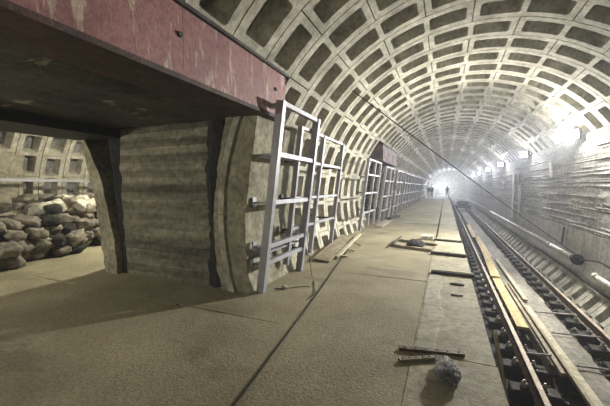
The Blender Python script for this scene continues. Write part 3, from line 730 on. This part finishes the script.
# ------------------------------------------------------------------ sacks in the hall
def sack_mesh(seed, s):
    vs = []; fs = []; n, nn = 12, 22
    for a in range(n + 1):
        ph = PI * a / n
        for k in range(nn):
            th = 2 * PI * k / nn; cx_, sx_ = math.cos(th), math.sin(th); c, si = math.cos(ph), math.sin(ph)
            f = lambda v, e: math.copysign(abs(v) ** e, v)
            d = Vector((f(si, .7) * f(cx_, .65), f(si, .7) * f(sx_, .65), f(c, .9)))
            r = 1 + .30 * fbm((d.x * 1.6 + seed * 3, d.y * 1.6, d.z * 1.6), 4) - .22 * abs(noise.noise(Vector((d.x * 5 + seed, d.y * 5, d.z * 3))))
            e = abs(d.x); pinch = 1 - .35 * max(0, e - .6)
            vs.append((d.x * s[0] * r, d.y * s[1] * r * pinch, d.z * s[2] * r * pinch))
    for a in range(n):
        for k in range(nn): fs.append((a * nn + k, (a + 1) * nn + k, (a + 1) * nn + (k + 1) % nn, a * nn + (k + 1) % nn))
    me = bpy.data.meshes.new('sack'); me.from_pydata(vs, [], fs); me.polygons.foreach_set('use_smooth', [True] * len(fs)); me.update(); return me
kinds = {}
for kk, mm in (('A', 'sackA'), ('B', 'sackB'), ('C', 'sackC'), ('D', 'sackD')):
    for q in range(3):
        me = sack_mesh(q * 5 + ord(kk), (.27, .205, .15)); me.materials.append(M[mm]); kinds[kk, q] = me
random.seed(14)
lab = {'A': 'grey brown filled rubble sack in the heap beyond the passage', 'B': 'dark brown filled rubble sack in the heap beyond the passage', 'D': 'black filled rubble sack in the heap beyond the passage', 'C': 'bright white sack lying on top of the rubble sack heap'}
grp = {'A': 'grey brown rubble sacks', 'B': 'dark brown rubble sacks', 'D': 'black rubble sacks', 'C': 'white sacks on the heap'}
def hx(x, y):
    fx_ = -7.75 - .30 * (y - 3.1) if y < 5.6 else -8.5 - .15 * (y - 5.6)
    d = fx_ - x
    if d < 0: return 0
    top = .80 + .12 * math.sin(y * 1.3)
    if y > 4.6: top += .26 * min(1, (y - 4.6) * 1.5)
    return min(top, .24 + d * 1.05)
cnt = 0
def sack(x, y, z, k):
    global cnt
    o = bpy.data.objects.new('rubble_sack', kinds[k, random.randrange(3)]); C.objects.link(o)
    o.location = (x, y, z); o.rotation_euler = (random.uniform(-.3, .3), random.uniform(-.3, .3), random.uniform(0, 6.28)); s_ = random.uniform(.82, 1.2); o.scale = (s_, s_, s_ * random.uniform(.85, 1.2))
    tag(o, lab[k], 'sack', grp[k]); cnt += 1
y = 2.5
while y < 8.6:
    x = -7.85
    while x > -11.6:
        h = hx(x, y)
        if h > .1:
            nl = int(h / .215) + 1
            lo = max(0, nl - 3)
            for L_ in range(lo, nl):
                z = .12 + L_ * .215
                if L_ < nl - 2 and x < -9.4: continue
                k = random.choices('ABDA', (5, 4, 2, 3))[0]
                sack(x + random.uniform(-.08, .08), y + random.uniform(-.08, .08), z + random.uniform(-.01, .03), k)
        x -= .46
    y += .40
for (x, y, z) in ((-9.25, 5.0, 1.08), (-9.2, 5.4, 1.12), (-9.45, 5.75, 1.22), (-9.15, 5.85, 1.12), (-9.5, 6.25, 1.24), (-9.3, 4.7, 1.02), (-9.6, 5.35, 1.2)):
    sack(x, y, z, 'C')
print('SACKS', cnt)

# ------------------------------------------------------------------ far people and trolley
def person(x, y, z, rz, label, m, step=.12, arm=.1):
    t = thing('person', (x, y, z), label, 'person')
    J = {'pel': (0, 0, .95), 'ch': (0, .02, 1.28), 'nk': (0, .02, 1.48), 'hd': (0, .04, 1.64),
         'sl': (-.2, .02, 1.42), 'el': (-.27, -.02, 1.14), 'hl': (-.25, .12 + arm, .90), 'sr': (.2, .02, 1.42), 'er': (.27, 0, 1.14), 'hr': (.22, .22, .98),
         'kl': (-.11, .05, .50), 'fl': (-.12, -step, .08), 'tl': (-.13, .14 - step, .04), 'kr': (.11, .10, .50), 'fr': (.12, step, .08), 'tr': (.13, .16 + step, .04), 'pl': (-.10, 0, .90), 'pr': (.10, 0, .90)}
    rad = {'pel': .15, 'ch': .17, 'nk': .06, 'hd': .10, 'sl': .075, 'el': .05, 'hl': .04, 'sr': .075, 'er': .05, 'hr': .04, 'kl': .07, 'fl': .05, 'tl': .04, 'kr': .07, 'fr': .05, 'tr': .04, 'pl': .10, 'pr': .10}
    E_ = [('pel', 'ch'), ('ch', 'nk'), ('nk', 'hd'), ('ch', 'sl'), ('sl', 'el'), ('el', 'hl'), ('ch', 'sr'), ('sr', 'er'), ('er', 'hr'), ('pel', 'pl'), ('pl', 'kl'), ('kl', 'fl'), ('fl', 'tl'), ('pel', 'pr'), ('pr', 'kr'), ('kr', 'fr'), ('fr', 'tr')]
    ks = list(J); me = bpy.data.meshes.new('body'); me.from_pydata([J[k] for k in ks], [(ks.index(a), ks.index(b_)) for a, b_ in E_], [])
    me.materials.append(m); o = bpy.data.objects.new('body', me); C.objects.link(o); o.parent = t; t.rotation_euler = (0, 0, rz)
    md = o.modifiers.new('skin', 'SKIN'); me.skin_vertices or None
    if not me.skin_vertices: me.attributes
    for i, k in enumerate(ks):
        me.skin_vertices[0].data[i].radius = (rad[k], rad[k] * .85)
    me.skin_vertices[0].data[0].use_root = True
    o.modifiers.new('sub', 'SUBSURF').levels = 1; o.modifiers['sub'].render_levels = 2
    h = MB(); h.tube([(x, y + .04, z + 1.68), (x, y + .04, z + 1.73), (x, y + .04, z + 1.78), (x, y + .04, z + 1.80)], [.13, .12, .08, .02], 12); h.build('helmet', M['helmet'], t)
    f = MB(); f.tube([(x, y + .13, z + 1.60), (x, y + .145, z + 1.66)], .05, 8); f.build('face', M['skin'], t)
try:
    person(-2.35, 52, 0, PI, 'person in dark workwear and pale helmet standing left on the far platform', M['cloth'])
    person(-1.95, 53, 0, .6, 'person in dark workwear and pale helmet standing close to another on the far platform', M['cloth2'], .05, 0)
    person(.2, 51, .012, PI - .4, 'person in dark workwear walking alone on the far platform edge', M['cloth'], .2, .15)
except Exception as ex: print('PERSON FAIL', ex)
t = thing('track_trolley', (1.97, 44, -1.1), 'dark loaded trolley standing on the rails far down the tunnel', 'trolley')
a = MB(); a.box((1.1, 42.8, -.72), (2.85, 45.2, -.60)); a.build('deck', M['dark'], t)
for xx in (1.21, 2.74):
    for y_ in (43.3, 44.7):
        a = MB(); a.tube([(xx - .04, y_, -.91), (xx + .05, y_, -.91)], .19, 16); a.build('wheel', M['dark'], t)
for y_ in (43.3, 44.7):
    a = MB(); a.tube([(1.2, y_, -.91), (2.75, y_, -.91)], .04, 8); a.box((1.3, y_ - .08, -.9), (1.4, y_ + .08, -.72)); a.box((2.5, y_ - .08, -.9), (2.6, y_ + .08, -.72)); a.build('axle', M['dark'], t)
blob('rubble_load', (1.95, 44, -.6), (.75, 1.0, .28), M['gravel'], 'heap of rubble loaded on the far track trolley', 'load', 4)

# ------------------------------------------------------------------ world, haze, camera
w = bpy.data.worlds.new('world'); bpy.context.scene.world = w; w.use_nodes = True
bg = w.node_tree.nodes['Background']; bg.inputs[0].default_value = (.75, .8, 1, 1); bg.inputs[1].default_value = .0
vs_ = w.node_tree.nodes.new('ShaderNodeVolumeScatter'); vs_.inputs['Density'].default_value = .0052; vs_.inputs['Anisotropy'].default_value = .35; vs_.inputs['Color'].default_value = (.86, .90, 1, 1)
w.node_tree.links.new(vs_.outputs[0], w.node_tree.nodes['World Output'].inputs['Volume'])
F = 320.; u = 446. - 305; v = 203 - 187.
cam = bpy.data.cameras.new('camera'); cam.sensor_width = 36; cam.lens = F / 610 * 36; cam.clip_end = 300
co = bpy.data.objects.new('camera', cam); C.objects.link(co); co.location = (0, 0, 1.6)
th = math.atan(v / F); psi = math.atan2(u, F * math.cos(th) + v * math.sin(th))
co.rotation_euler = (PI / 2 - th, 0, psi)
bpy.context.scene.camera = co
sc = bpy.context.scene
sc.view_settings.view_transform = 'Standard'; sc.view_settings.look = 'None'; sc.view_settings.gamma = 1; sc.view_settings.exposure = 1.26
for o in C.objects:
    if '_o' in o: del o['_o']
